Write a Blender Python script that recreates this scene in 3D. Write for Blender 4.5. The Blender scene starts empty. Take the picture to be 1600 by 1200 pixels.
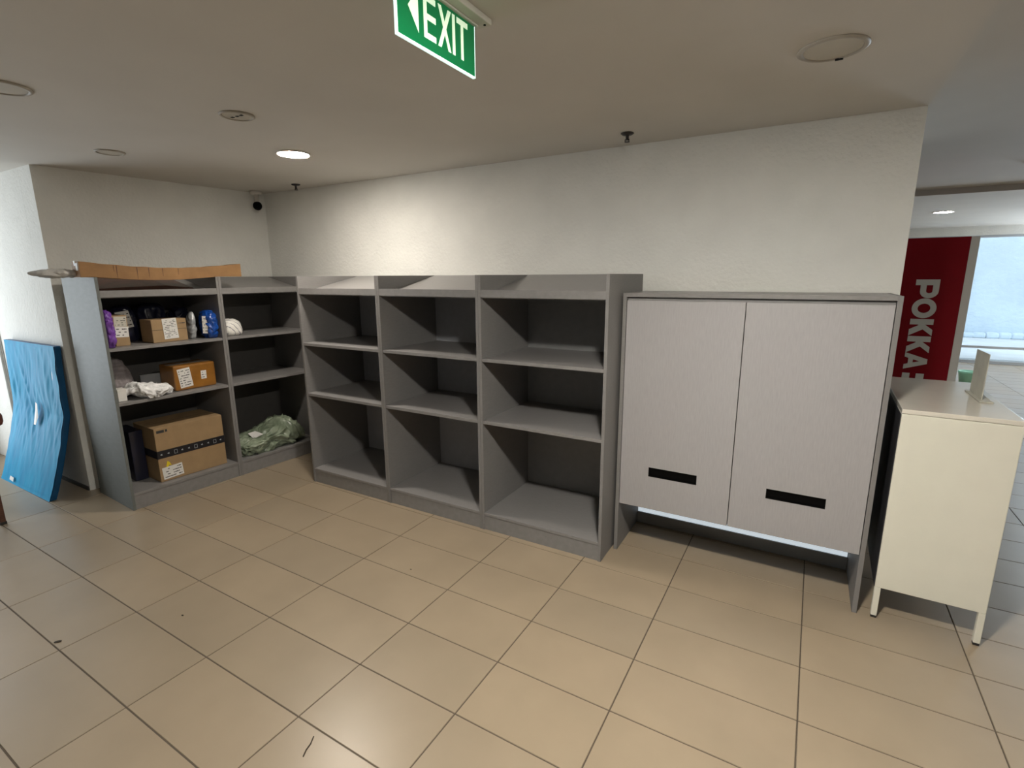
import bpy, bmesh, math, random
from mathutils import Vector, Matrix, noise
random.seed(7)
C = bpy.context.scene.collection
S = bpy.context.scene
PI = math.pi

# ------------------------------------------------------------------ camera
cam_d = bpy.data.cameras.new('camera'); cam = bpy.data.objects.new('camera', cam_d); C.objects.link(cam)
pitch, roll, yaw, H0 = -.2085, -.0059, .5225, 1.5885
Rh = Vector((math.cos(yaw), math.sin(yaw), 0)); Fh = Vector((-math.sin(yaw), math.cos(yaw), 0)); Zu = Vector((0, 0, 1))
Fw = math.cos(pitch)*Fh + math.sin(pitch)*Zu; Up = -math.sin(pitch)*Fh + math.cos(pitch)*Zu
R2 = math.cos(roll)*Rh + math.sin(roll)*Up; U2 = -math.sin(roll)*Rh + math.cos(roll)*Up
cam.matrix_world = Matrix(((R2.x, U2.x, -Fw.x, 0), (R2.y, U2.y, -Fw.y, 0), (R2.z, U2.z, -Fw.z, H0), (0, 0, 0, 1)))
cam_d.sensor_width = 36; cam_d.lens = 36*796.3/1600; cam_d.clip_start = .02
S.camera = cam
# ------------------------------------------------------------------ world, daylight, exposure
w = bpy.data.worlds.new('sky'); S.world = w; w.use_nodes = True
bg = w.node_tree.nodes['Background']; bg.inputs[0].default_value = (.88, .94, 1, 1); bg.inputs[1].default_value = 1.8
def area(name, loc, rot, sx, sy, power, col):
    l = bpy.data.lights.new(name, 'AREA'); l.shape = 'RECTANGLE'; l.size = sx; l.size_y = sy; l.energy = power; l.color = col
    o = bpy.data.objects.new(name, l); C.objects.link(o); o.location = loc; o.rotation_euler = rot; return o
# daylight entering through the shopfront opening at the far left, out of frame
area('daylight_shopfront', (-6.44, .40, 1.2), (math.radians(90), 0, math.radians(-90)), 1.7, 2.1, 52, (.9, .96, 1))
# daylight through the far window wall
area('daylight_far_window', (5.6, 12.05, 1.6), (math.radians(-146), 0, 0), 2.4, 2.0, 820, (.8, .9, 1))
LAMP = 330.0
S.view_settings.view_transform = 'Standard'; S.view_settings.look = 'None'
S.view_settings.exposure = 0.0; S.view_settings.gamma = 1; S.view_settings.use_curve_mapping = False

# ------------------------------------------------------------------ materials
def mat(name, col, rough=.5, metal=0, var=.0, vscale=8, bump=0, bscale=60, stretch=(1, 1, 1), alpha=None, emis=None, trans=0, spec=.5, bdist=.002, col2=None, coat=0):
    m = bpy.data.materials.new(name); m.use_nodes = True
    nt = m.node_tree; b = nt.nodes['Principled BSDF']
    b.inputs['Base Color'].default_value = (*col, 1); b.inputs['Roughness'].default_value = rough
    b.inputs['Metallic'].default_value = metal; b.inputs['Specular IOR Level'].default_value = spec
    b.inputs['Coat Weight'].default_value = coat
    if trans: b.inputs['Transmission Weight'].default_value = trans
    if alpha is not None: b.inputs['Alpha'].default_value = alpha
    if emis: b.inputs['Emission Color'].default_value = (*emis[0], 1); b.inputs['Emission Strength'].default_value = emis[1]
    tc = nt.nodes.new('ShaderNodeTexCoord'); mp = nt.nodes.new('ShaderNodeMapping'); mp.inputs['Scale'].default_value = stretch
    nt.links.new(tc.outputs['Object'], mp.inputs['Vector'])
    if var or col2:
        n = nt.nodes.new('ShaderNodeTexNoise'); n.inputs['Scale'].default_value = vscale; n.inputs['Detail'].default_value = 5
        nt.links.new(mp.outputs[0], n.inputs['Vector'])
        r = nt.nodes.new('ShaderNodeMix'); r.data_type = 'RGBA'
        c1 = col if col2 else tuple(max(0, c*(1-var)) for c in col); c2 = col2 if col2 else tuple(min(1, c*(1+var)) for c in col)
        r.inputs[6].default_value = (*c1, 1); r.inputs[7].default_value = (*c2, 1)
        rm = nt.nodes.new('ShaderNodeMapRange'); rm.inputs[1].default_value = .3; rm.inputs[2].default_value = .7
        nt.links.new(n.outputs[0], rm.inputs[0]); nt.links.new(rm.outputs[0], r.inputs[0]); nt.links.new(r.outputs[2], b.inputs['Base Color'])
    if bump:
        n2 = nt.nodes.new('ShaderNodeTexNoise'); n2.inputs['Scale'].default_value = bscale; n2.inputs['Detail'].default_value = 4
        nt.links.new(mp.outputs[0], n2.inputs['Vector'])
        bp = nt.nodes.new('ShaderNodeBump'); bp.inputs['Strength'].default_value = bump; bp.inputs['Distance'].default_value = bdist
        nt.links.new(n2.outputs[0], bp.inputs['Height']); nt.links.new(bp.outputs[0], b.inputs['Normal'])
    return m
M = {}
M['wall'] = mat('white_stucco', (.76, .76, .725), .85, var=.03, vscale=5, bump=.7, bscale=48, bdist=.007)
M['wallrear'] = mat('taupe_paint', (.30, .285, .26), .9, var=.03, vscale=4)
M['ceil'] = mat('ceiling_paint', (.60, .575, .53), .9, var=.03, vscale=2, bump=.1, bscale=90)
M['tile'] = mat('beige_tile', (.318, .252, .176), .36, var=.06, vscale=3.5, bump=.04, bscale=220, spec=.45)
M['tile2'] = mat('beige_tile_worn', (.302, .242, .172), .31, var=.08, vscale=2.2, bump=.05, bscale=180, spec=.45)
M['grout'] = mat('dark_grout', (.09, .07, .05), .9)
M['lam'] = mat('grey_laminate', (.205, .197, .193), .58, var=.07, vscale=30, stretch=(1, 1, 14), bump=.05, bscale=150)
M['lamh'] = mat('grey_laminate_board', (.225, .217, .213), .38, var=.07, vscale=30, stretch=(1, 12, 1), bump=.05, bscale=150)
M['door'] = mat('grey_door_laminate', (.37, .36, .365), .40, var=.05, vscale=18, stretch=(9, 1, 1), bump=.04, bscale=160)
M['edge'] = mat('grey_edge_band', (.33, .315, .30), .4, var=.05, vscale=60)
M['black'] = mat('black_plastic', (.002, .002, .002), .6, spec=.08)
M['backlight'] = mat('bluish_grey_back', (.36, .37, .40), .5, var=.05, vscale=20, stretch=(1, 12, 1))  # lighter bluish tone of the shelf back, for two units
M['backdark'] = mat('darker_grey_back', (.095, .09, .085), .5, var=.05, vscale=20, stretch=(1, 12, 1))  # darker tone of the shelf back, for the left run
M['sidetoned'] = mat('daylight_tint_side', (.145, .157, .150), .6, var=.07, vscale=14, stretch=(1, 1, 3))  # same laminate, with dim bluish daylight put into its colour
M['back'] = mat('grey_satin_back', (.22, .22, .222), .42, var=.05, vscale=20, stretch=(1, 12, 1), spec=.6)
M['dark'] = mat('dark_skirting', (.05, .048, .045), .5, var=.1)
M['skirt'] = mat('grey_skirting', (.26, .265, .27), .35, var=.1)
M['cream'] = mat('cream_powder_coat', (.74, .72, .62), .38, var=.02, bump=.05, bscale=300)
M['creamtop'] = mat('cream_gloss_top', (.70, .66, .58), .16, var=.02)
M['slate'] = mat('dark_slate_paint', (.045, .045, .052), .4)
M['rubber'] = mat('black_rubber', (.02, .018, .016), .7)
M['red'] = mat('deep_red_panel', (.24, .001, .008), .6, var=.04, spec=.2)
M['signwhite'] = mat('white_vinyl', (.72, .70, .66), .5)
M['green'] = mat('exit_green', (.0, .11, .035), .3, emis=((.0, .10, .028), .55))
M['letter'] = mat('exit_letter', (.7, .85, .65), .3, emis=((.75, 1, .72), .35))
M['strip'] = mat('cool_bright_strip', (.7, .74, .78), .3, emis=((.80, .92, 1), .6))
M['acryl'] = mat('lit_acrylic_edge', (.8, .95, .9), .1, emis=((.75, 1, .93), 1.0))
M['housing'] = mat('sign_housing', (.50, .49, .42), .5)
M['lampglow'] = mat('lamp_diffuser', (1, 1, 1), .4, emis=((1, .92, .81), LAMP))
M['lampglow2'] = mat('lamp_diffuser_near', (1, 1, 1), .4, emis=((1, .95, .86), LAMP*3.0))
M['lampfar'] = mat('lamp_diffuser_cool', (1, 1, 1), .4, emis=((1, .95, .88), 170))
M['lampoff'] = mat('unlit_diffuser', (.50, .47, .40), .6, var=.05)
M['lamprim'] = mat('lamp_rim', (.40, .37, .32), .6)
M['brass'] = mat('dark_bronze', (.02, .014, .012), .45)
M['kraft'] = mat('kraft_cardboard', (.34, .225, .115), .75, var=.08, vscale=12, bump=.15, bscale=60)
M['kraftlong'] = mat('brown_cardboard', (.29, .155, .06), .7, var=.16, vscale=9, bump=.25, bscale=30)
M['taped'] = mat('orange_brown_taped_card', (.30, .13, .024), .28, var=.18, vscale=9, bump=.25, bscale=25, coat=.5)
M['label'] = mat('white_label', (.74, .73, .70), .5, var=.03)
M['ink'] = mat('black_ink', (.03, .03, .03), .6)
M['tape_blk'] = mat('black_tape', (.012, .012, .016), .3)
M['tape_mark'] = mat('pale_tape_print', (.42, .45, .48), .5)
M['tape_clear'] = mat('clear_tape', (.75, .70, .62), .12, alpha=.55)
M['yellow'] = mat('yellow_sticker', (.75, .58, .02), .5)
M['purple'] = mat('purple_plastic', (.16, .05, .33), .3, var=.25, vscale=20, coat=.4)
M['bluefoil'] = mat('blue_foil_plastic', (.01, .065, .32), .22, var=.3, vscale=20, coat=.6)
M['navy'] = mat('black_poly_bag', (.01, .012, .03), .28, coat=.5)
M['silver'] = mat('silver_white_plastic', (.84, .84, .84), .3, var=.06, vscale=14, coat=.4)
M['greypoly'] = mat('grey_poly_mailer', (.30, .31, .32), .35, var=.15, vscale=12, coat=.3)
M['whitebag'] = mat('white_plastic_bag', (.78, .76, .72), .35, var=.06, vscale=20)
def _lines(m, sc, dist, col):
    nt = m.node_tree; b = nt.nodes['Principled BSDF']; wv = nt.nodes.new('ShaderNodeTexWave'); wv.inputs['Scale'].default_value = sc; wv.inputs['Distortion'].default_value = dist
    wv.inputs['Detail'].default_value = 1; wv.inputs['Detail Scale'].default_value = .6; wv.bands_direction = 'DIAGONAL'
    tc = nt.nodes.new('ShaderNodeTexCoord'); rp = nt.nodes.new('ShaderNodeValToRGB'); rp.color_ramp.elements[0].position = .0; rp.color_ramp.elements[0].color = (*col, 1)
    rp.color_ramp.elements[1].position = .10; rp.color_ramp.elements[1].color = (.78, .76, .72, 1)
    nt.links.new(tc.outputs['Object'], wv.inputs['Vector']); nt.links.new(wv.outputs['Color'], rp.inputs[0]); nt.links.new(rp.outputs[0], b.inputs['Base Color'])
M['linedbag'] = mat('white_lined_bag', (.78, .76, .72), .4)
_lines(M['linedbag'], 13, 5, (.22, .22, .25))
M['striped'] = mat('pale_bag_lines', (.18, .18, .22), .5)
M['knit'] = mat('grey_mauve_cloth', (.20, .17, .175), .8, col2=(.32, .29, .29), vscale=12, stretch=(1, 1, 5), bump=.6, bscale=60, bdist=.005)
M['greenbag'] = mat('sage_green_plastic', (.14, .18, .12), .22, col2=(.32, .37, .27), vscale=9, coat=.5)
M['bluefilm'] = mat('blue_plastic_film', (.0, .23, .46), .55, col2=(.0, .31, .56), vscale=5, stretch=(3, 1, .7), spec=.12, bump=.12, bscale=30)
M['bluedark'] = mat('blue_foam_side', (.0, .075, .20), .4, var=.15)
M['bubble'] = mat('clear_bubble_wrap', (.55, .53, .50), .3, alpha=.8, bump=.7, bscale=90, bdist=.006, var=.1)
M['oldwood'] = mat('dark_brown_wood', (.09, .035, .02), .45, var=.3, vscale=20, stretch=(1, 1, 6))
M['redcloth'] = mat('reddish_brown_cushion', (.12, .04, .03), .8, var=.3, vscale=30)
M['card'] = mat('off_white_card', (.55, .53, .45), .5, var=.1, vscale=12)
M['mint'] = mat('mint_green_plastic', (.34, .72, .56), .4)
M['extwall'] = mat('pale_blue_render', (.58, .68, .78), .8, var=.07, vscale=1.6, bump=.6, bscale=8, bdist=.03)
M['extfloor'] = mat('pale_paving', (.62, .65, .68), .8, var=.08, vscale=3)
M['frame'] = mat('window_frame_metal', (.42, .44, .47), .4)
M['sill'] = mat('white_sill', (.78, .78, .78), .5)
M['debris'] = mat('dark_debris', (.035, .025, .015), .8)
g = bpy.data.materials.new('window_glass'); g.use_nodes = True; nt = g.node_tree
for n_ in list(nt.nodes): nt.nodes.remove(n_)
o_ = nt.nodes.new('ShaderNodeOutputMaterial'); gl = nt.nodes.new('ShaderNodeBsdfGlossy'); gl.inputs['Roughness'].default_value = .02
tr = nt.nodes.new('ShaderNodeBsdfTransparent'); tr.inputs[0].default_value = (.93, .97, .98, 1); fr = nt.nodes.new('ShaderNodeFresnel'); fr.inputs[0].default_value = 1.3
mx = nt.nodes.new('ShaderNodeMixShader'); nt.links.new(fr.outputs[0], mx.inputs[0]); nt.links.new(tr.outputs[0], mx.inputs[1]); nt.links.new(gl.outputs[0], mx.inputs[2]); nt.links.new(mx.outputs[0], o_.inputs[0])
M['glass'] = g

# ------------------------------------------------------------------ mesh helpers
class MB:
    def __init__(s): s.v = []; s.f = []; s.m = []
    def add(s, vs, fs, mi=0):
        n = len(s.v); s.v += [tuple(v) for v in vs]; s.f += [tuple(i+n for i in f) for f in fs]; s.m += [mi]*len(fs); return s
    def box(s, x0, x1, y0, y1, z0, z1, mi=0):
        return s.add([(x0,y0,z0),(x1,y0,z0),(x1,y1,z0),(x0,y1,z0),(x0,y0,z1),(x1,y0,z1),(x1,y1,z1),(x0,y1,z1)],
                     [(0,3,2,1),(4,5,6,7),(0,1,5,4),(1,2,6,5),(2,3,7,6),(3,0,4,7)], mi)
    def prism(s, poly, ax, a, b, mi=0):   # poly of 2-D points extruded along axis ax
        n = len(poly)
        def P(p, t): return {'x': (t, p[0], p[1]), 'y': (p[0], t, p[1]), 'z': (p[0], p[1], t)}[ax]
        return s.add([P(p, a) for p in poly]+[P(p, b) for p in poly],
                     [tuple(range(n))[::-1], tuple(range(n, 2*n))]+[(i, (i+1) % n, n+(i+1) % n, n+i) for i in range(n)], mi)
    def lathe(s, prof, cx=0, cy=0, seg=40, mi=0):
        n0 = len(s.v); k = len(prof)
        vs = [(cx+r*math.cos(2*PI*j/seg), cy+r*math.sin(2*PI*j/seg), z) for r, z in prof for j in range(seg)]
        fs = [(i*seg+j, i*seg+(j+1) % seg, (i+1)*seg+(j+1) % seg, (i+1)*seg+j) for i in range(k-1) for j in range(seg)]
        fs += [tuple(range(seg)), tuple((k-1)*seg+j for j in range(seg))]
        return s.add(vs, fs, mi)
def mk(name, mb, mats, parent=None, bevel=0, smooth=False, subsurf=0, label=None):
    me = bpy.data.meshes.new(name); me.from_pydata(mb.v, [], mb.f)
    if not isinstance(mats, (list, tuple)): mats = [mats]
    for m in mats: me.materials.append(M[m] if isinstance(m, str) else m)
    for p, i in zip(me.polygons, mb.m): p.material_index = i
    bm = bmesh.new(); bm.from_mesh(me); bmesh.ops.recalc_face_normals(bm, faces=bm.faces); bm.to_mesh(me); bm.free()
    if smooth:
        for p in me.polygons: p.use_smooth = True
    o = bpy.data.objects.new(name, me); C.objects.link(o)
    if parent: o.parent = parent
    if bevel:
        b = o.modifiers.new('bevel', 'BEVEL'); b.width = bevel; b.segments = 2; b.limit_method = 'ANGLE'
    if subsurf:
        b = o.modifiers.new('sub', 'SUBSURF'); b.levels = subsurf; b.render_levels = subsurf
    if label: o['label'] = label
    return o
def tag(o, label, cat, group=None):
    o['label'] = label; o['category'] = cat
    if group: o['group'] = group
    return o
def thing(name, label, cat, loc=(0, 0, 0), rz=0, group=None):
    o = bpy.data.objects.new(name, None); o.empty_display_size = .1; C.objects.link(o)
    o.location = loc; o.rotation_euler = (0, 0, rz); return tag(o, label, cat, group)
def struct(name, mb, mats, **k):
    o = mk(name, mb, mats, **k); o['kind'] = 'structure'; return o
def dup(root, loc, rz, label, group=None):
    r = root.copy(); C.objects.link(r); r.location = loc; r.rotation_euler = (0, 0, rz); r['label'] = label
    if group: r['group'] = group
    def rec(a, b):
        for ch in list(a.children):
            c = ch.copy(); C.objects.link(c); c.parent = b; rec(ch, c)
    rec(root, r); return r

# ------------------------------------------------------------------ structure
ZC, ZR = 2.342, 2.45
YW = 3.16
# floor: individually seamed tiles, 0.3 x 0.6, grid slightly turned against the wall
ta, sc = -.0088, .3
tx, ty = -1.4014*1.059, .9256*1.059
cu = {-3: -5.9942, -2: -4.0116, -1: -2.0065, 0: 0, 1: 1.6449, 2: 3.2823, 3: 5.3046, 4: 7.3296}
for i in range(5, 12): cu[i] = cu[i-1]+2
for i in range(-4, -10, -1): cu[i] = cu[i+1]-2
ks = sorted(cu)
ca, sa = math.cos(ta), math.sin(ta)
def tf(u, v): return (tx+ca*u-sa*v, ty+sa*u+ca*v)
mb = MB(); mb.box(-9.5, 7, -4.5, 12.1, -.06, -.0022, 1)
gp = .0022
for a, b in zip(ks[:-1], ks[1:]):
    for r in range(-18, 37):
        u0, u1, v0, v1 = cu[a]*sc+gp, cu[b]*sc-gp, r*sc+gp, (r+1)*sc-gp
        q = [tf(u0, v0), tf(u1, v0), tf(u1, v1), tf(u0, v1)]
        cx, cy = sum(p[0] for p in q)/4, sum(p[1] for p in q)/4
        e = .0012; t = random.uniform(-.0001, .0001)
        vs = [(*p, -.0025) for p in q]+[(p[0]+(e if p[0] < cx else -e), p[1]+(e if p[1] < cy else -e), t*.5) for p in q]
        mb.add(vs, [(0,1,5,4),(1,2,6,5),(2,3,7,6),(3,0,4,7),(4,5,6,7)], 2 if random.random() < .4 else 0)
struct('floor', mb, ['tile', 'grout', 'tile2'])
# ceilings: lower slab over the shelves, raised one to the right, lower again beyond the beam
struct('ceiling', MB().box(-9.5, .39, -4.5, YW+.2, ZC, ZC+.3).box(.39, 7, -4.5, 7.09, ZR, ZR+.2).box(.3, 7, 7.09, 12.1, 2.392, ZR+.2).box(-9.5, .3, YW+.2, 12.1, ZR, ZR+.2), 'ceil')
# left wall runs from its outer corner to the room corner
cA, cB = (-4.629, 1.554), (-4.444, YW)
struct('wall_left', MB().prism([cA, cB, (cB[0], YW+.15), (-4.9, YW+.15), (-4.9, 1.75), (cA[0]-.2, 1.554)], 'z', 0, ZC+.01), 'wall')
struct('wall_far_left', MB().box(-6.6, -4.83, 1.554, 1.75, 0, ZC+.01), 'wall')
struct('wall_main', MB().box(-4.444, .388, YW, YW+.16, 0, ZR+.1), 'wall')
struct('wall_behind_main', MB().box(.25, .388, YW+.16, 4.6, 0, ZR+.1), 'wall')
struct('wall_right', MB().box(7, 7.1, -4.6, 12.1, 0, ZR+.1), 'wallrear')
def holed(fixed0, fixed1, holes, a0, a1, z1, ax):
    m = MB()
    def bx(p, q, z0, zz):
        return m.box(fixed0, fixed1, p, q, z0, zz) if ax == 'y' else m.box(p, q, fixed0, fixed1, z0, zz)
    p = a0
    for h0, h1 in holes:
        bx(p, h0, 0, z1); bx(h0, h1, 0, .12); bx(h0, h1, 2.28, z1); p = h1
    bx(p, a1, 0, z1); return m
struct('wall_west', holed(-6.65, -6.45, [(-3.9, -1.6), (-.55, 1.35)], -4.6, 1.75, ZC+.1, 'y'), 'wall')
struct('wall_back', MB().box(-6.65, 7.1, -4.6, -4.5, 0, ZR+.1), 'wallrear')
def glazing(name, p0, p1, f0, f1, ax):
    m = MB()
    for a, b, z0, z1 in ((p0, p0+.05, .12, 2.28), (p1-.05, p1, .12, 2.28), ((p0+p1)/2-.02, (p0+p1)/2+.02, .12, 2.28), (p0, p1, .12, .17), (p0, p1, 2.23, 2.28)):
        m.box(f0, f1, a, b, z0, z1) if ax == 'y' else m.box(a, b, f0, f1, z0, z1)
    w_ = struct(name, m, 'frame'); fm = (f0+f1)/2; g_ = MB()
    g_.box(fm-.004, fm+.004, p0+.02, p1-.02, .14, 2.26) if ax == 'y' else g_.box(p0+.02, p1-.02, fm-.004, fm+.004, .14, 2.26)
    mk('window_pane', g_, 'glass', w_)
glazing('window_2', -.55, 1.35, -6.60, -6.54, 'y')
glazing('window_3', -3.9, -1.6, -6.60, -6.54, 'y')
struct('baseboard_main', MB().box(-.838, .324, 3.096, YW-.001, 0, .075), 'skirt', bevel=.002)
struct('baseboard_left', MB().box(-5.9, -4.64, 1.545, 1.5535, 0, .03), 'dark')
struct('trim_1', MB().box(-6.44, -5.835, 1.53, 1.553, 0, 2.2).box(-5.835, -5.825, 1.545, 1.553, 0, 2.2), ['wall'], bevel=.003)
# far window wall with glazing, header and sill
struct('wall_far', MB().box(-9.5, 1.2, 12.1, 12.25, 0, ZR+.1).box(1.2, 7.1, 12.08, 12.25, 2.24, ZR+.2).box(-9.5, -9.45, 3.3, 12.1, 0, ZR), 'wall')
win = struct('window_1', MB().box(1.2, 7, 12.1, 12.18, 0, .05).box(1.2, 7, 12.1, 12.18, 2.20, 2.24).box(1.2, 1.25, 12.1, 12.18, .05, 2.26).box(3.9, 3.95, 12.1, 12.18, .05, 2.26).box(6.95, 7, 12.1, 12.18, .05, 2.26).box(1.2, 7, 12.1, 12.18, .27, .31), 'frame')
mk('window_pane', MB().box(1.22, 6.98, 12.135, 12.145, .04, 2.27), 'glass', win)
struct('ground_outside', MB().box(-2, 12, 12.25, 16.6, -.1, .06), 'extfloor')
struct('wall_outside', MB().box(-2, 12, 16.5, 16.7, 0, 3.4), 'extwall')
mb = MB()
random.seed(3)
for i in range(60):     # rough rendered kerb along the foot of the outside wall
    x = -1.5+i*.22+random.uniform(-.03, .03); h = random.uniform(.10, .15)
    mb.box(x, x+.25, 16.28, 16.5, .05, .06+h)
struct('trim_outside_kerb', mb, 'extwall', bevel=.05)

# ------------------------------------------------------------------ shelf units
def shelf_unit(W, D, levels, label, group, name='open_shelf_unit', back='back', side='lam'):
    """local frame: x along the front (0..W), y from the front (0) to the back (D)"""
    r = thing(name, label, 'shelf', group=group); t = .018; HH = 1.597
    mk('side_panel', MB().box(0, t, 0, D, 0, HH), [side, 'lam'], r, .001)
    mk('side_panel', MB().box(W-t, W, 0, D, 0, HH), 'lam', r, .001)
    mk('back_panel', MB().box(t, W-t, D-.012, D, .0, HH), back, r)
    mk('top_board', MB().box(t, W-t, 0.001, .02, 1.468, 1.512), 'lamh', r, .001)
    mk('sloped_top', MB().prism([(.021, 1.462), (.021, 1.480), (D-.0125, 1.596), (D-.0125, 1.578)], 'x', t, W-t), 'lamh', r)
    for z in levels[1:]:
        mk('shelf_board', MB().box(t, W-t, .004, D-.012, z-.02, z), 'lamh', r, .001)
    mk('bottom_board', MB().box(t, W-t, .002, D-.012, levels[0]-.018, levels[0]), 'lamh', r, .001)
    mk('kick_board', MB().box(t, W-t, .006, .022, 0, levels[0]-.018), 'lamh', r, .001)
    return r
UW = .797
ru = shelf_unit(UW, .6, [.115, .722, 1.108], 'empty grey open shelf unit in the main wall row, nearest the room corner', 'empty grey shelf units along the main wall', back='backlight')
ru.location = (-3.270, 2.5136, 0)
dup(ru, (-3.270+UW+.001, 2.5136, 0), 0, 'middle of the three empty grey open shelf units on the main wall')
r3 = dup(ru, (-3.270+2*UW+.002, 2.5136, 0), 0, 'empty grey open shelf unit touching the grey double-door cabinet')
for c_ in r3.children:
    if c_.name.startswith('back_panel'): c_.data = c_.data.copy(); c_.data.materials[0] = M['back']
# left run: local x runs along +d, front faces the room (+X)
la = 1.51; dL = Vector((math.cos(la), math.sin(la), 0)); BL = Vector((-3.892, 2.307, 0)); ULW = .768
LZ = [.120, .765, 1.135]
lu = shelf_unit(ULW, .58, LZ, 'grey open shelf unit holding parcels and boxes with a long carton on top', 'grey shelf units along the left wall', back='backdark', side='sidetoned')
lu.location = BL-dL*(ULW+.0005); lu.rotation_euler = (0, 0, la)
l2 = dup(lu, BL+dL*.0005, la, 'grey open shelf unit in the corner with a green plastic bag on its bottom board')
for c_ in l2.children:
    if c_.name.startswith('side_panel') and c_.data.materials[0] == M['sidetoned']: c_.data = c_.data.copy(); c_.data.materials[0] = M['lam']
# goods use the same frame: origin BL, x along the shelf, y = depth behind the front edge
MLf = Matrix.Translation(BL) @ Matrix.Rotation(la, 4, 'Z')
def Lw(u, v, z): return MLf @ Vector((u, v, z))
def Lthing(name, label, cat, u, v, z, rz=0, group=None): return thing(name, label, cat, Lw(u, v, z), la+rz, group)

# ------------------------------------------------------------------ grey double-door cabinet
cb = thing('double_door_cabinet', 'tall grey cabinet with two flush doors and black slot handles', 'cabinet', (-.860, 2.690, 0))
CW, CD, CH = 1.206, .42, 1.497
mk('side_panel', MB().box(0, .02, 0, CD, 0, CH), 'lam', cb, .001)
mk('side_panel', MB().box(CW-.02, CW, 0, CD, 0, CH), 'lam', cb, .001)
mk('top_board', MB().box(.02, CW-.02, 0, CD, CH-.02, CH), 'lamh', cb, .001)
mk('top_rail', MB().box(.022, CW-.022, .018, .036, 1.455, CH-.024), 'lamh', cb)
mk('bottom_board', MB().box(.02, CW-.02, .022, CD-.02, .302, .32), 'lamh', cb)
mk('back_panel', MB().box(.02, CW-.02, CD-.012, CD, .302, CH-.02), 'lamh', cb)
for x0, x1, s0, s1, z0, z1, rl in ((.0235, .603, .182, .438, .493, .547, 'left'), (.607, CW-.0235, .770, 1.026, .493, .545, 'right')):
    d = MB()   # door leaf as a frame around its handle slot
    d.box(x0, s0, .001, .019, .300, 1.458).box(s1, x1, .001, .019, .300, 1.458).box(s0, s1, .001, .019, .300, z0).box(s0, s1, .001, .019, z1, 1.458)
    do = mk('door', d, 'door', cb)
    mk('slot_handle', MB().box(s0, s1, .010, .018, z0, z1).box(s0, s1, .0015, .010, z0, z0+.003).box(s0, s1, .0015, .010, z1-.003, z1).box(s0, s0+.003, .0015, .010, z0, z1).box(s1-.003, s1, .0015, .010, z0, z1), 'black', do, label='black recessed slot handle')

ls = mk('bright_strip', MB().box(-.835, .322, 3.100, 3.112, .076, .110), 'strip', bevel=.002)  # emission put into this strip to draw a bright line under the cabinet
tag(ls, 'thin white strip with added glow, low behind the grey double-door cabinet, above its skirting', 'light strip')
# ------------------------------------------------------------------ cream metal cabinet at the right
wc = thing('metal_cabinet', 'cream metal cabinet on four square legs at the right', 'cabinet', (.400, 2.692, 0), math.radians(-1.3))
WW, WD, WH, WZ = .393, .86, 1.016, .158
mk('body', MB().box(0, WW, 0, WD, WZ, WH-.022), 'cream', wc, .003)
mk('side_panel', MB().box(-.003, -.0002, .004, WD-.004, WZ+.002, WH-.024), 'slate', wc, .001, label='dark grey side panel')
mk('top_panel', MB().box(-.001, WW+.001, -.001, WD+.001, WH-.0205, WH), 'creamtop', wc, .003)
for x, y in ((.0, 0), (WW-.024, 0), (0, WD-.024), (WW-.024, WD-.024)):
    lg = mk('leg', MB().box(x, x+.024, y, y+.024, .012, WZ), 'cream', wc, .002)
    mk('foot', MB().box(x+.001, x+.023, y+.001, y+.023, 0, .012), 'rubber', lg, .002)
hd = thing('card_holder', 'off-white upright card holder on a thin base on the cream cabinet', 'card holder', (.735, 3.18, WH+.0005), math.radians(-1))
mk('base', MB().box(-.018, .035, -.185, .09, 0, .006), 'card', hd, .002)
mk('card', MB().prism([(-.145, .006), (.075, .006), (.075, .213), (-.145, .215)], 'x', -.002, .002), 'card', hd, .001)

# ------------------------------------------------------------------ red sign
sg = thing('red_sign_panel', 'deep red upright sign panel with white sideways lettering and a white edge', 'sign', (.0, 5.0, 0))
mk('panel', MB().box(.36, .985, 0, .05, 0, 1.852), 'red', sg, .002)
mk('edge_strip', MB().box(.985, 1.035, -.003, .053, 0, 1.852), 'signwhite', sg, .002, label='white vertical edge strip')
xb, xt = .703, .847; CHt = xt-xb
def letter(name, polys, z0, L, parent):
    """polys in glyph space: a along reading direction 0..1, b from baseline 0 to cap 1; sideways: a -> -z, b -> +x"""
    m = MB()
    for q, pl in enumerate(polys): m.prism([(xb+b*CHt, z0-a*L) for a, b in pl], 'y', -.004-.0002*min(q, 4), .001)
    return mk(name, m, 'signwhite', parent)
def ring(ao, bo, ai, bi, ca_, cb_, t0, t1, n=28, flat=None):
    out = []
    for i in range(n):
        a0, a1 = t0+(t1-t0)*i/n, t0+(t1-t0)*(i+1)/n
        out.append([(ca_+ao*math.cos(a0), cb_+bo*math.sin(a0)), (ca_+ao*math.cos(a1), cb_+bo*math.sin(a1)), (ca_+ai*math.cos(a1), cb_+bi*math.sin(a1)), (ca_+ai*math.cos(a0), cb_+bi*math.sin(a0))])
    return out
Pp = [[(0, 0), (.30, 0), (.30, 1), (0, 1)], [(.30, 1), (.30, .74), (.62, .74), (.62, 1)], [(.30, .47), (.30, .22), (.62, .22), (.62, .47)]]+ring(.36, .39, .10, .13, .62, .61, -PI/2, PI/2, 18)
Kp = [[(0, 0), (.33, 0), (.33, 1), (0, 1)], [(.33, .36), (.33, .66), (.62, 1), (.98, 1), (.55, .52)], [(.36, .40), (.58, .62), (1.0, 0), (.62, 0)]]
Ap = [[(0, 0), (.27, 0), (.62, 1), (.36, 1)], [(1, 0), (.72, 0), (.38, 1), (.64, 1)], [(.2, .17), (.8, .17), (.74, .38), (.26, .38)]]
letter('letter', Pp, 1.546, .143, sg)
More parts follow.
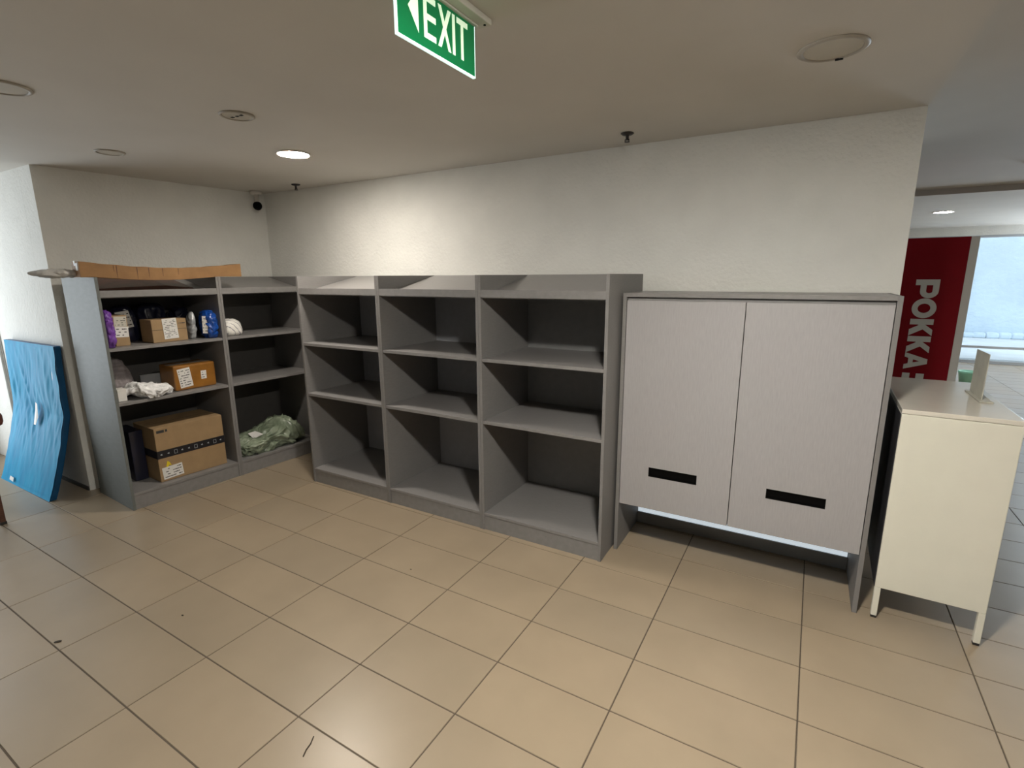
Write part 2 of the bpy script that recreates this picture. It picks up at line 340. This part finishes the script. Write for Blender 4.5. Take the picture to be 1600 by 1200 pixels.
letter('letter', ring(.5, .52, .235, .27, .5, .5, 0, 2*PI, 40), 1.404, .150, sg)
letter('letter', Kp, 1.247, .130, sg)
letter('letter', Kp, 1.114, .130, sg)
letter('letter', Ap, .985, .132, sg)
letter('dot', [[(0, .0), (.3, .0), (.3, .33), (0, .33)]], .822, .15, sg); letter('dot', [[(0, .6), (.3, .6), (.3, .95), (0, .95)]], .822, .15, sg)

# ------------------------------------------------------------------ EXIT sign
ex = thing('exit_sign', 'green illuminated EXIT sign with arrow hanging from the ceiling', 'exit sign', (-.950, 1.262, ZC), 0)
y0, y1 = 1.088-1.262, 1.4285-1.262; zb, zt = 2.178-ZC, -.012
mk('housing', MB().box(-.045, .045, y0-.02, y1+.035, -.018, 0).box(-.014, .014, y0-.01, y1+.01, -.024, -.018), 'housing', ex, .003)
mk('screw', MB().lathe([(.0001, -.020), (.004, -.020), (.004, -.017), (.0001, -.017)], .03, y1+.018, 12), 'black', ex)
pn = mk('panel', MB().box(-.004, .004, y0, y1, zb+.004, zt), 'green', ex)
mk('light_edge', MB().box(-.0048, .0048, y0, y1, zb, zb+.0035).box(-.0048, .0048, y0-.0022, y0-.0005, zb, zt).box(-.0048, .0048, y1+.0003, y1+.0018, zb, zt), 'acryl', ex)
def exl(name, polys):
    m = MB()
    for q, pl in enumerate(polys): m.prism([(a-1.262, b-ZC) for a, b in pl], 'x', .0035, .0052+.0001*q)
    return mk(name, m, 'letter', pn)
zb0, zt0 = 2.207, 2.310; zm = (zb0+zt0)/2
exl('arrow', [[(1.129, 2.2585), (1.168, 2.208), (1.168, 2.309)]])
exl('letter', [[(1.190, zb0), (1.2035, zb0), (1.2035, zt0), (1.190, zt0)]]+[[(1.2035, z), (1.2405, z), (1.2405, z+.0145), (1.2035, z+.0145)] for z in (zb0, zm-.006, zt0-.0145)])
exl('letter', [[(1.2495, zb0), (1.2635, zb0), (1.3105, zt0), (1.2965, zt0)], [(1.2965, zb0), (1.3085, zb0), (1.2655, zt0), (1.2525, zt0)]])
exl('letter', [[(1.3165, zb0), (1.3285, zb0), (1.3285, zt0), (1.3165, zt0)]])
exl('letter', [[(1.3575, zb0), (1.3695, zb0), (1.3695, zt0), (1.3575, zt0)], [(1.338, zt0-.0145), (1.3575, zt0-.0145), (1.3575, zt0), (1.338, zt0)], [(1.3695, zt0-.0145), (1.391, zt0-.0145), (1.391, zt0), (1.3695, zt0)]])

# ------------------------------------------------------------------ ceiling fittings
def downlight(loc, r, glow, label, cat='ceiling light', group=None, slats=False, name='downlight'):
    t = thing(name, label, cat, loc, 0, group)
    if glow:
        mk('rim', MB().lathe([(r*1.14, 0), (r*1.12, -.009), (r*1.06, -.010), (r*1.0, -.001), (r*1.0, 0)], seg=48), 'ceil', t)
        mk('diffuser', MB().lathe([(r*.99*math.cos(a*PI/16), -.016*math.sin(a*PI/16)-.0005) for a in range(8)]+[(.0001, -.0165)], seg=48), glow, t, smooth=True)
    else:
        mk('rim', MB().lathe([(r, 0), (r, -.004), (r*.93, -.008), (r*.84, -.007), (r*.82, -.001), (r*.82, 0)], seg=48), 'lamprim', t, smooth=True)
        mk('diffuser', MB().lathe([(.0001, -.0045), (r*.815, -.0045), (r*.815, -.0005), (.0001, -.0005)], seg=48), 'lampoff', t)
    if slats:
        m = MB()
        for k in (-.45, 0, .4): m.box(r*k-.008, r*k+.010, -.006, .006, -.0062, -.004)
        mk('vent_slot', m, 'rubber', t)
    return t
downlight((-2.86, 2.265, ZC), .088, 'lampglow', 'lit round recessed ceiling light above the shelf corner', name='ceiling_light')
downlight((-.20, 1.00, ZC), .088, 'lampglow2', 'lit round recessed ceiling light near the EXIT sign, above the frame', name='ceiling_light')
downlight((1.44, 9.0, 2.392), .10, 'lampfar', 'lit round ceiling light beyond the red sign', name='ceiling_light')
downlight((3.6, 1.2, ZR), .10, 'lampfar', 'lit round ceiling light in the raised ceiling at the right, outside the frame', name='ceiling_light')
downlight((-2.434, 1.630, ZC), .078, None, 'small unlit round ceiling fitting with dark slots, left of the EXIT sign', 'ceiling vent', slats=True, name='ceiling_speaker')
downlight((-3.775, 1.668, ZC), .078, None, 'dark unlit round downlight nearest the left wall', 'ceiling light')
downlight((-2.885, .925, ZC), .10, None, 'round ceiling fitting cut by the left edge of the photo', 'ceiling vent', name='ceiling_speaker')
t = downlight((-.012, 2.225, ZC), .108, None, 'large round ceiling speaker with a pale disc, above the grey cabinet', 'ceiling speaker', name='ceiling_speaker')
mk('latch', MB().box(.01, .035, .088, .100, -.010, -.006), 'black', t)
def sprinkler(loc, label):
    t = thing('sprinkler', label, 'sprinkler', loc, 0, 'ceiling sprinklers')
    mk('flange', MB().lathe([(.0001, 0), (.034, 0), (.036, -.003), (.026, -.010), (.0001, -.012)], seg=28), 'brass', t, smooth=True)
    mk('stem', MB().lathe([(.0001, -.010), (.009, -.010), (.008, -.036), (.0001, -.036)], seg=16).box(-.012, -.009, -.003, .003, -.044, -.030).box(.009, .012, -.003, .003, -.044, -.030), 'brass', t)
    mk('deflector', MB().lathe([(.0001, -.044), (.014, -.044), (.014, -.046), (.0001, -.046)], seg=16), 'brass', t)
    return t
sprinkler((-.938, 2.895, ZC), 'dark sprinkler head in the ceiling near the main wall, above the shelf end')
sprinkler((-3.771, 2.983, ZC), 'dark sprinkler head below the lit lamp near the room corner')
sprinkler((1.42, 5.80, ZR), 'dark sprinkler head cut by the right edge of the photo')
cc = thing('security_camera', 'white ceiling security camera with a black ball in the room corner', 'security camera', (-4.375, 3.03, ZC))
mk('base', MB().lathe([(.0001, 0), (.05, 0), (.05, -.02), (.042, -.028), (.0001, -.028)], seg=32), 'ceil', cc, smooth=True)
mk('neck', MB().lathe([(.0001, -.026), (.020, -.026), (.018, -.085), (.022, -.095), (.0001, -.095)], .012, -.004, 20), 'ceil', cc, smooth=True)
pr_ = [(max(.0001, .038*math.sin(PI*i/14)), -.125+.038*math.cos(PI*i/14)) for i in range(15)]
mk('lens_ball', MB().lathe(pr_, .016, -.006, 28), 'black', cc, smooth=True)

# ------------------------------------------------------------------ soft things
def crumple(mb_r, mats, name, parent=None, sub=5, ex=(.1, .1, .1), p=3.0, amp=.012, freq=14, seed=0, flat=0, taper=0, label=None, bend=None, fine=.3):
    bm = bmesh.new(); bmesh.ops.create_icosphere(bm, subdivisions=sub, radius=1)
    off = Vector((seed*3.7, seed*1.3, seed*7.1))
    for v in bm.verts:
        d = v.co.normalized()
        k = (abs(d.x)**p+abs(d.y)**p+abs(d.z)**p)**(-1/p)
        c = Vector((d.x*k*ex[0], d.y*k*ex[1], d.z*k*ex[2]))
        s = 1+taper*(c.z/ex[2]); c.x *= s; c.y *= s
        q = c*freq+off; q = q+Vector((noise.noise(q*.6), noise.noise(q*.6+Vector((5, 1, 2))), noise.noise(q*.6+Vector((1, 9, 4)))))*1.2
        n = (1-abs(noise.noise(q))*2.4)*.6 + (1-abs(noise.noise(q*2.3+Vector((3, 3, 3))))*2.4)*fine
        c = c+d*amp*(n-.4)
        if bend: c = bend(c)
        z0 = -ex[2]*.93
        if c.z < z0: c.z = z0
        v.co = (c.x, c.y, c.z-z0)
    me = bpy.data.meshes.new(name); bm.to_mesh(me); bm.free()
    me.materials.append(M[mats])
    for f in me.polygons: f.use_smooth = True
    o = bpy.data.objects.new(name, me); C.objects.link(o)
    if parent: o.parent = parent
    if label: o['label'] = label
    return o
def ink_lines(m, x0, x1, z0, z1, rows, seed, y=-.0012, dens=.55):
    rnd = random.Random(seed); h = (z1-z0)/rows
    for r in range(rows):
        x = x0
        while x < x1:
            wd = rnd.uniform(.03, .22)*(x1-x0)
            if rnd.random() < dens: m.box(x, min(x+wd, x1), y-.0004, y, z1-(r+.68)*h, z1-(r+.38)*h)
            x += wd+.02*(x1-x0)
    return m
def carton(name, label, u, v, z, Wd, Dp, Hh, rz, material, bev=.003):
    t = Lthing(name, label, 'box', u, v, z+.0008, rz)
    b = mk('box_body', MB().box(0, Wd, 0, Dp, 0, Hh), material, t, bev)
    mk('box_flap_seam', MB().box(.004, Wd-.004, Dp*.497, Dp*.503, Hh-.001, Hh+.0008), 'ink', t)
    return t
def sticker(t, x0, x1, z0, z1, seed, rows=8, material='label', tilt=0, y=0, pr=True, name='address_label'):
    cx, cz = (x0+x1)/2, (z0+z1)/2
    o = mk(name, MB().box(x0-cx, x1-cx, -.0012, .0, z0-cz, z1-cz), material, t, label='white printed label' if material == 'label' else None)
    o.location = (cx, y, cz); o.rotation_euler = (0, tilt, 0)
    if pr: mk('print', ink_lines(MB(), (x0-cx)*.86, (x1-cx)*.86, (z0-cz)*.88, (z1-cz)*.88, rows, seed), 'ink', o)
    return o

# top shelf of the left unit
t = Lthing('purple_parcel', 'purple plastic-wrapped parcel standing at the left end of the upper shelf', 'parcel', -.713, .10, LZ[2])
crumple(None, 'purple', 'wrapping', t, ex=(.028, .075, .128), p=3.4, amp=.014, freq=26, seed=1)
t = carton('cardboard_box', 'small brown box with a wide white label beside the purple parcel', -.672, .11, LZ[2], .086, .16, .208, .04, 'kraft')
sticker(t, .006, .084, .060, .130, 4, 3, tilt=.05)
sticker(t, .008, .080, .132, .200, 24, 4, tilt=.05, material='card', name='worn_label')
t = Lthing('black_parcel', 'black plastic parcel with a grey label leaning between two upper-shelf boxes', 'parcel', -.525, .38, LZ[2])
crumple(None, 'navy', 'wrapping', t, ex=(.080, .075, .140), p=3, amp=.02, freq=12, seed=2, taper=-.25)
o = sticker(t, -.055, .030, .105, .225, 5, 4, tilt=-.15, y=-.086); o.rotation_euler = (-.12, -.15, 0)
t = Lthing('black_parcel', 'large black plastic parcel behind the kraft box on the upper shelf', 'parcel', -.325, .43, LZ[2])
crumple(None, 'navy', 'wrapping', t, ex=(.095, .085, .14), p=3, amp=.02, freq=10, seed=3)
t = carton('cardboard_box', 'kraft box with a curling white delivery note on the upper shelf', -.455, .09, LZ[2], .235, .17, .163, .03, 'kraft', .004)
mk('flap_edge', MB().box(.0, .235, -.0015, .0, .088, .0905), 'ink', t)
sticker(t, .072, .168, .022, .168, 6, 11, tilt=-.03, y=-.002)
mk('stamp', ink_lines(MB(), .180, .225, .118, .142, 1, 3, y=0), 'ink', t)
t = Lthing('grey_mailer', 'grey crinkled plastic mailer standing beside the blue foil parcel', 'parcel', -.158, .17, LZ[2])
crumple(None, 'greypoly', 'wrapping', t, ex=(.026, .05, .105), p=2.6, amp=.014, freq=11, seed=4, taper=-.3, bend=lambda c: Vector((c.x+c.z*.10, c.y, c.z)))
t = Lthing('blue_parcel', 'shiny blue foil parcel at the right end of the upper shelf', 'parcel', -.060, .105, LZ[2])
crumple(None, 'bluefoil', 'wrapping', t, ex=(.042, .085, .108), p=3, amp=.018, freq=22, seed=5)
o = sticker(t, -.030, .012, .04, .17, 8, 5, y=-.02); o.location = (-.0435, -.045, .105); o.rotation_euler = (0, .05, -.75)
t = Lthing('black_parcel', 'black plastic parcel at the back behind the blue foil parcel', 'parcel', -.120, .43, LZ[2])
crumple(None, 'navy', 'wrapping', t, ex=(.065, .085, .12), p=3, amp=.02, freq=12, seed=6)
# corner unit, upper shelf
t = Lthing('white_parcel', 'small white plastic bag with dark lines on the corner unit shelf', 'parcel', .112, .12, LZ[2])
crumple(None, 'linedbag', 'wrapping', t, ex=(.075, .075, .068), p=2.8, amp=.010, freq=14, seed=7, taper=-.12)
# middle shelf
t = Lthing('folded_cloth', 'grey mauve folded cloth bundle at the left of the middle shelf', 'cloth', -.655, .285, LZ[1])
crumple(None, 'knit', 'bundle', t, ex=(.086, .10, .142), p=3, amp=.014, freq=12, seed=8, taper=-.30)
t = Lthing('small_white_box', 'small white box below the grey cloth on the middle shelf', 'box', -.728, .06, LZ[1]+.0008)
mk('box_body', MB().box(0, .052, 0, .07, 0, .085), 'whitebag', t, .003)
mk('lid', MB().box(-.001, .053, -.001, .071, .072, .086), 'whitebag', t, .002)
t = Lthing('flat_grey_mailer', 'flat grey panel standing behind the silver bag on the middle shelf', 'parcel', -.495, .30, LZ[1]+.0008)
mk('board', MB().box(0, .15, 0, .02, 0, .122), 'greypoly', t, .004)
mk('fold', MB().box(.0, .15, -.0015, 0, .10, .122), 'greypoly', t, .0005)
t = carton('taped_box', 'orange-brown taped box with a white label on the middle shelf', -.362, .075, LZ[1], .300, .22, .188, .03, 'taped', .012)
sticker(t, .028, .118, .022, .165, 9, 7, tilt=-.10)
sticker(t, .188, .228, .065, .128, 12, 3, tilt=.03)
mk('packing_tape', MB().box(.005, .295, .07, .13, .1875, .1892), 'tape_clear', t)
t = Lthing('silver_bag', 'crumpled white and silver plastic bag drooping over the middle shelf edge', 'plastic bag', -.528, .085, LZ[1]+.001)
def sb(c):
    z = c.z+.035*math.exp(-((c.x+.10)/.05)**2)
    if c.y < -.078: z -= (-.078-c.y)*1.0
    return Vector((c.x, c.y, z))
crumple(None, 'silver', 'plastic_film', t, ex=(.138, .08, .040), p=2.4, amp=.038, freq=15, seed=9, bend=sb, fine=.5)
# bottom
t = carton('big_carton', 'large brown carton with a printed black tape band on the bottom board', -.553, .06, LZ[0], .480, .34, .405, .0, 'kraft', .003)
mk('black_tape', MB().box(-.001, .481, -.0015, 0, .178, .236).box(-.0018, -.0003, -.0015, .341, .178, .236), 'tape_blk', t, label='black printed tape band')
tb_ = [c_ for c_ in t.children if c_.name.startswith('black_tape')][0]
for i in range(10):
    x = .018+i*.047; m = MB()
    if i % 3 == 2: m.prism([(x, .192), (x+.022, .192), (x+.022, .220), (x, .220), (x, .2182), (x+.020, .218), (x+.020, .194), (x+.002, .194), (x+.002, .2182), (x, .2182)], 'y', -.0022, -.0014)
    else: m.prism([(x, .207), (x+.006, .202), (x+.016, .202), (x+.012, .206), (x+.014, .214), (x+.006, .210)], 'y', -.0022, -.0014)
    mk('printed_mark', m, 'tape_mark', tb_)
sticker(t, .018, .155, .018, .108, 14, 4, tilt=-.06, y=-.0005)
mk('yellow_sticker', MB().prism([(.045, .108), (.058, .150), (.070, .140), (.082, .112), (.066, .118), (.060, .104)], 'y', -.0016, -.0002), 'yellow', t, label='small yellow sticker')
mk('shipping_mark', MB().box(.015, .065, -.0008, 0, .368, .388).box(.072, .086, -.0008, 0, .370, .388), 'ink', t)
t = Lthing('black_box', 'black box standing behind the large carton on the bottom board', 'box', -.645, .24, LZ[0]+.0008)
mk('box_body', MB().box(0, .085, 0, .26, 0, .375), 'navy', t, .004)
mk('lid', MB().box(-.001, .086, -.001, .261, .345, .376), 'navy', t, .002)
t = Lthing('green_bag', 'crumpled sage-green plastic bag on the bottom board of the corner unit', 'plastic bag', .345, .20, LZ[0]+.001)
def gb(c):
    k = (c.x+.33)/.66
    return Vector((c.x, c.y, (c.z+.07)*(.78+.62*math.exp(-((k-.74)/.22)**2)-.15*max(0, k-.88)/.12)-.07))
crumple(None, 'greenbag', 'plastic_film', t, sub=6, ex=(.325, .165, .082), p=3, amp=.055, freq=7.5, seed=10, bend=gb, fine=.55)
mk('address_label', MB().add([(-.17, -.12, .132), (-.08, -.12, .150), (-.095, -.02, .165), (-.16, -.02, .160)], [(0, 1, 2, 3)]), 'label', t, label='white label')
# on top: long bowed carton, dark flat layer under it, bubble wrap
t = Lthing('long_carton', 'long thin bowed brown carton lying on top of the left shelf units', 'box', 0, 0, 1.598)
n = 40; vs = []; fs = []
for i in range(n+1):
    k = i/n; u = -.835+1.02*k
    zb_ = -.022*math.sin(PI*(u+.768)/.768) if -.768 < u < 0 else 0
    zt_ = .096-.034*math.sin(PI*k)+.0015*math.sin(k*40)
    vs += [(u, .0, zb_), (u, .115, zb_), (u, .115, zt_), (u, .0, zt_)]
for i in range(n):
    a = 4*i; b = a+4
    fs += [(a, b, b+1, a+1), (a+1, b+1, b+2, a+2), (a+2, b+2, b+3, a+3), (a+3, b+3, b, a)]
fs += [(0, 1, 2, 3), (4*n, 4*n+3, 4*n+2, 4*n+1)]
mk('box_body', MB().add(vs, fs), 'kraftlong', t, .002)
m = MB()
for u, h0 in ((-.655, .5), (-.64, 0), (-.525, 0), (-.455, .15), (-.37, .3), (-.27, .4)):
    k = (u+.835)/1.02; z0 = -.022*math.sin(PI*(u+.768)/.768)+.003; z1 = .096-.034*math.sin(PI*k)
    zz = z0+(z1-z0)*h0; m = MB(); m.prism([(u, zz), (u+.0015, zz), (u+.001+.003*(1-h0), z1-.004), (u-.001, z1-.004)], 'y', -.0008, .0); mk('crease', m, 'oldwood', t)
for b_ in ((-.8365, -.835, .02, .05, .04, .085), (-.8365, -.835, .055, .075, .07, .10), (-.74, -.70, -.0015, -.0002, .088, .094)): mk('tape_patch', MB().box(*b_), 'label', t, label='shiny pale tape patch')
t = Lthing('dark_layer', 'dark flattened cardboard lying under the long bowed carton', 'layer', -.60, .145, 1.506)
t.rotation_euler = (math.atan2(.116, .5665), 0, la)
mk('sheet', MB().prism([(-.13, 0), (.5, 0), (.48, .012), (.3, .032), (.1, .026), (-.12, .016)], 'y', 0, .36), 'oldwood', t, .004)  # dark tone under the carton built as a thin layer
t = Lthing('bubble_wrap', 'rolled clear bubble wrap sticking out left of the long carton', 'bubble wrap', -.925, .12, 1.583)
crumple(None, 'bubble', 'roll', t, ex=(.125, .07, .027), p=2.3, amp=.014, freq=16, seed=12, bend=lambda c: Vector((c.x, c.y*(1-.35*max(0, -c.x/.12)), c.z*(1-.35*max(0, -c.x/.12))+.012)))

# ------------------------------------------------------------------ blue wrapped mattress, buckled, leaning on the left wall
mt = thing('foam_mattress', 'bright blue plastic-wrapped foam mattress buckled against the white wall', 'mattress', (-5.11, 1.42, 0))
nx, nz = 90, 110; WX = .93; vs = []; fs = []
def prof(k):   # k 0 bottom .. 1 top -> (y front, z)
    z = 1.115*k
    if z < .60: y = -.110+.172*(z/.60)**.9
    else: y = .062+.022*(z-.60)/.515
    return y, z
def xs_(k):    # sideways drift of the film edges
    z = 1.125*k
    return .012*math.sin(z*5)
for i in range(nx+1):
    for j in range(nz+1):
        a, k = i/nx, j/nz; y, z = prof(k); x = (a-.5)*WX+xs_(k)
        q = Vector((x*9+z*2.5, z*1.8, 0)); f = (1-abs(noise.noise(q))*2.6)
        q2 = Vector((x*22-z*5, z*3.5, 4)); f2 = (1-abs(noise.noise(q2))*2.6)
        side = 1 if (.02 < a < .98 and .02 < k < .98) else 0
        am = .009*math.exp(-((z-.68)/.34)**2)+.0022
        edge = min(1, a*12, (1-a)*12)
        x2 = x + (.018*noise.noise(Vector((z*9, 3, a*2)))*(1-edge))
        vs.append((x2, y-am*side*edge*(f*.7+f2*.35), z))
for i in range(nx):
    for j in range(nz):
        a = i*(nz+1)+j; fs.append((a, a+nz+1, a+nz+2, a+1))
mk('plastic_film', MB().add(vs, fs), 'bluefilm', mt, smooth=True)
vs = []; fs = []; T = .045; N = 60
for j in range(N+1):
    k = j/N; y, z = prof(k); xo = xs_(k); g_ = .004
    vs += [(-WX/2+xo, y+g_, z+.0*T), (WX/2+xo, y+g_, z), (WX/2+xo-.001, y+T, z), (-WX/2+xo, y+T, z)]
for j in range(N):
    a = 4*j; b = a+4
    for c_ in range(4): fs.append((a+c_, a+(c_+1) % 4, b+(c_+1) % 4, b+c_))
fs += [(0, 3, 2, 1), (4*N, 4*N+1, 4*N+2, 4*N+3)]
mk('foam_core', MB().add(vs, fs), 'bluedark', mt, .006, label='dark blue side of the wrapped foam')
def zy(z): return prof(z/1.125)[0]
mk('sticker', MB().add([(.060, zy(.50)-.026, .50), (.095, zy(.50)-.026, .50), (.120, zy(.56)-.026, .56), (.105, zy(.66)-.026, .66), (.075, zy(.67)-.026, .67), (.055, zy(.60)-.027, .60)], [(0, 1, 2, 3, 4, 5)]), 'label', mt, label='white paper sticker')
mk('sticker', MB().add([(-.26, zy(.03)-.014, .032), (-.19, zy(.03)-.014, .025), (-.19, zy(.06)-.014, .055), (-.26, zy(.06)-.014, .060)], [(0, 1, 2, 3)]), 'label', mt, label='white paper sticker')

# ------------------------------------------------------------------ chair at the left edge (mostly outside the frame)
ch = thing('wooden_chair', 'dark brown wooden chair with a reddish cushioned arm at the left edge', 'chair', (-4.722, .93, 0))
for x, y in ((.225, .07), (.225, -.35), (-.22, .07), (-.22, -.35)):
    lg = mk('leg', MB().box(x, x+.03, y, y+.03, .015, .44), 'oldwood', ch, .004)
    mk('foot_cap', MB().box(x-.002, x+.032, y-.002, y+.032, 0, .02), 'rubber', lg, .002)
mk('seat', MB().box(-.23, .255, -.36, .11, .44, .48), 'redcloth', ch, .015)
mk('backrest', MB().box(-.23, -.18, -.36, .11, .48, .95), 'oldwood', ch, .01)
mk('arm_rest', MB().box(-.2, .285, .112, .19, .655, .755), 'redcloth', ch, .03, label='reddish padded arm rest')
mk('arm_post', MB().box(.12, .15, .085, .108, .44, .70), 'oldwood', ch, .005)
# mint pail far away
t = thing('pail', 'small mint-green plastic pail on the floor behind the red sign', 'pail', (2.13, 9.7, 0))
mk('body', MB().lathe([(.0001, 0), (.08, 0), (.105, .17), (.11, .19), (.098, .19), (.075, .012), (.0001, .012)], seg=32), 'mint', t, smooth=True)
mk('handle', MB().lathe([(.108, .165), (.114, .165), (.114, .172), (.108, .172)], seg=32), 'mint', t)
# floor debris
for (x, y, l, a, nm, lb) in ((-2.76, .711, .030, .9, 'leaf_scrap', 'dark leaf-shaped scrap beside a tile seam at the left'), (-2.462, 1.086, .012, .3, 'crumb', 'tiny dark crumb in the middle of a left tile'),
                             (-1.765, 1.929, .010, .2, 'crumb', 'tiny dark crumb on the tiles before the middle shelf unit')):
    m = MB(); pts = [(l*.5*math.cos(q*PI/5)*(1 if q % 2 else .85), l*.22*math.sin(q*PI/5)) for q in range(10)]
    m.prism([(p[0]*math.cos(a)-p[1]*math.sin(a), p[0]*math.sin(a)+p[1]*math.cos(a)) for p in pts], 'z', 0, .003)
    o = mk(nm, m, 'debris'); o.location = (x, y, .0006); tag(o, lb, 'debris')
m = MB(); pts = [(0, 0), (-.012, .022), (-.018, .045), (-.033, .070)]
for (a, b), (c_, d_) in zip(pts[:-1], pts[1:]): m.prism([(a, b), (a+.003, b+.001), (c_+.003, d_+.001), (c_, d_)], 'z', 0, .003)
o = mk('twig', m, 'debris'); o.location = (-1.333, .880, .0006); tag(o, 'thin dark twig on the floor tiles near the bottom edge', 'debris')
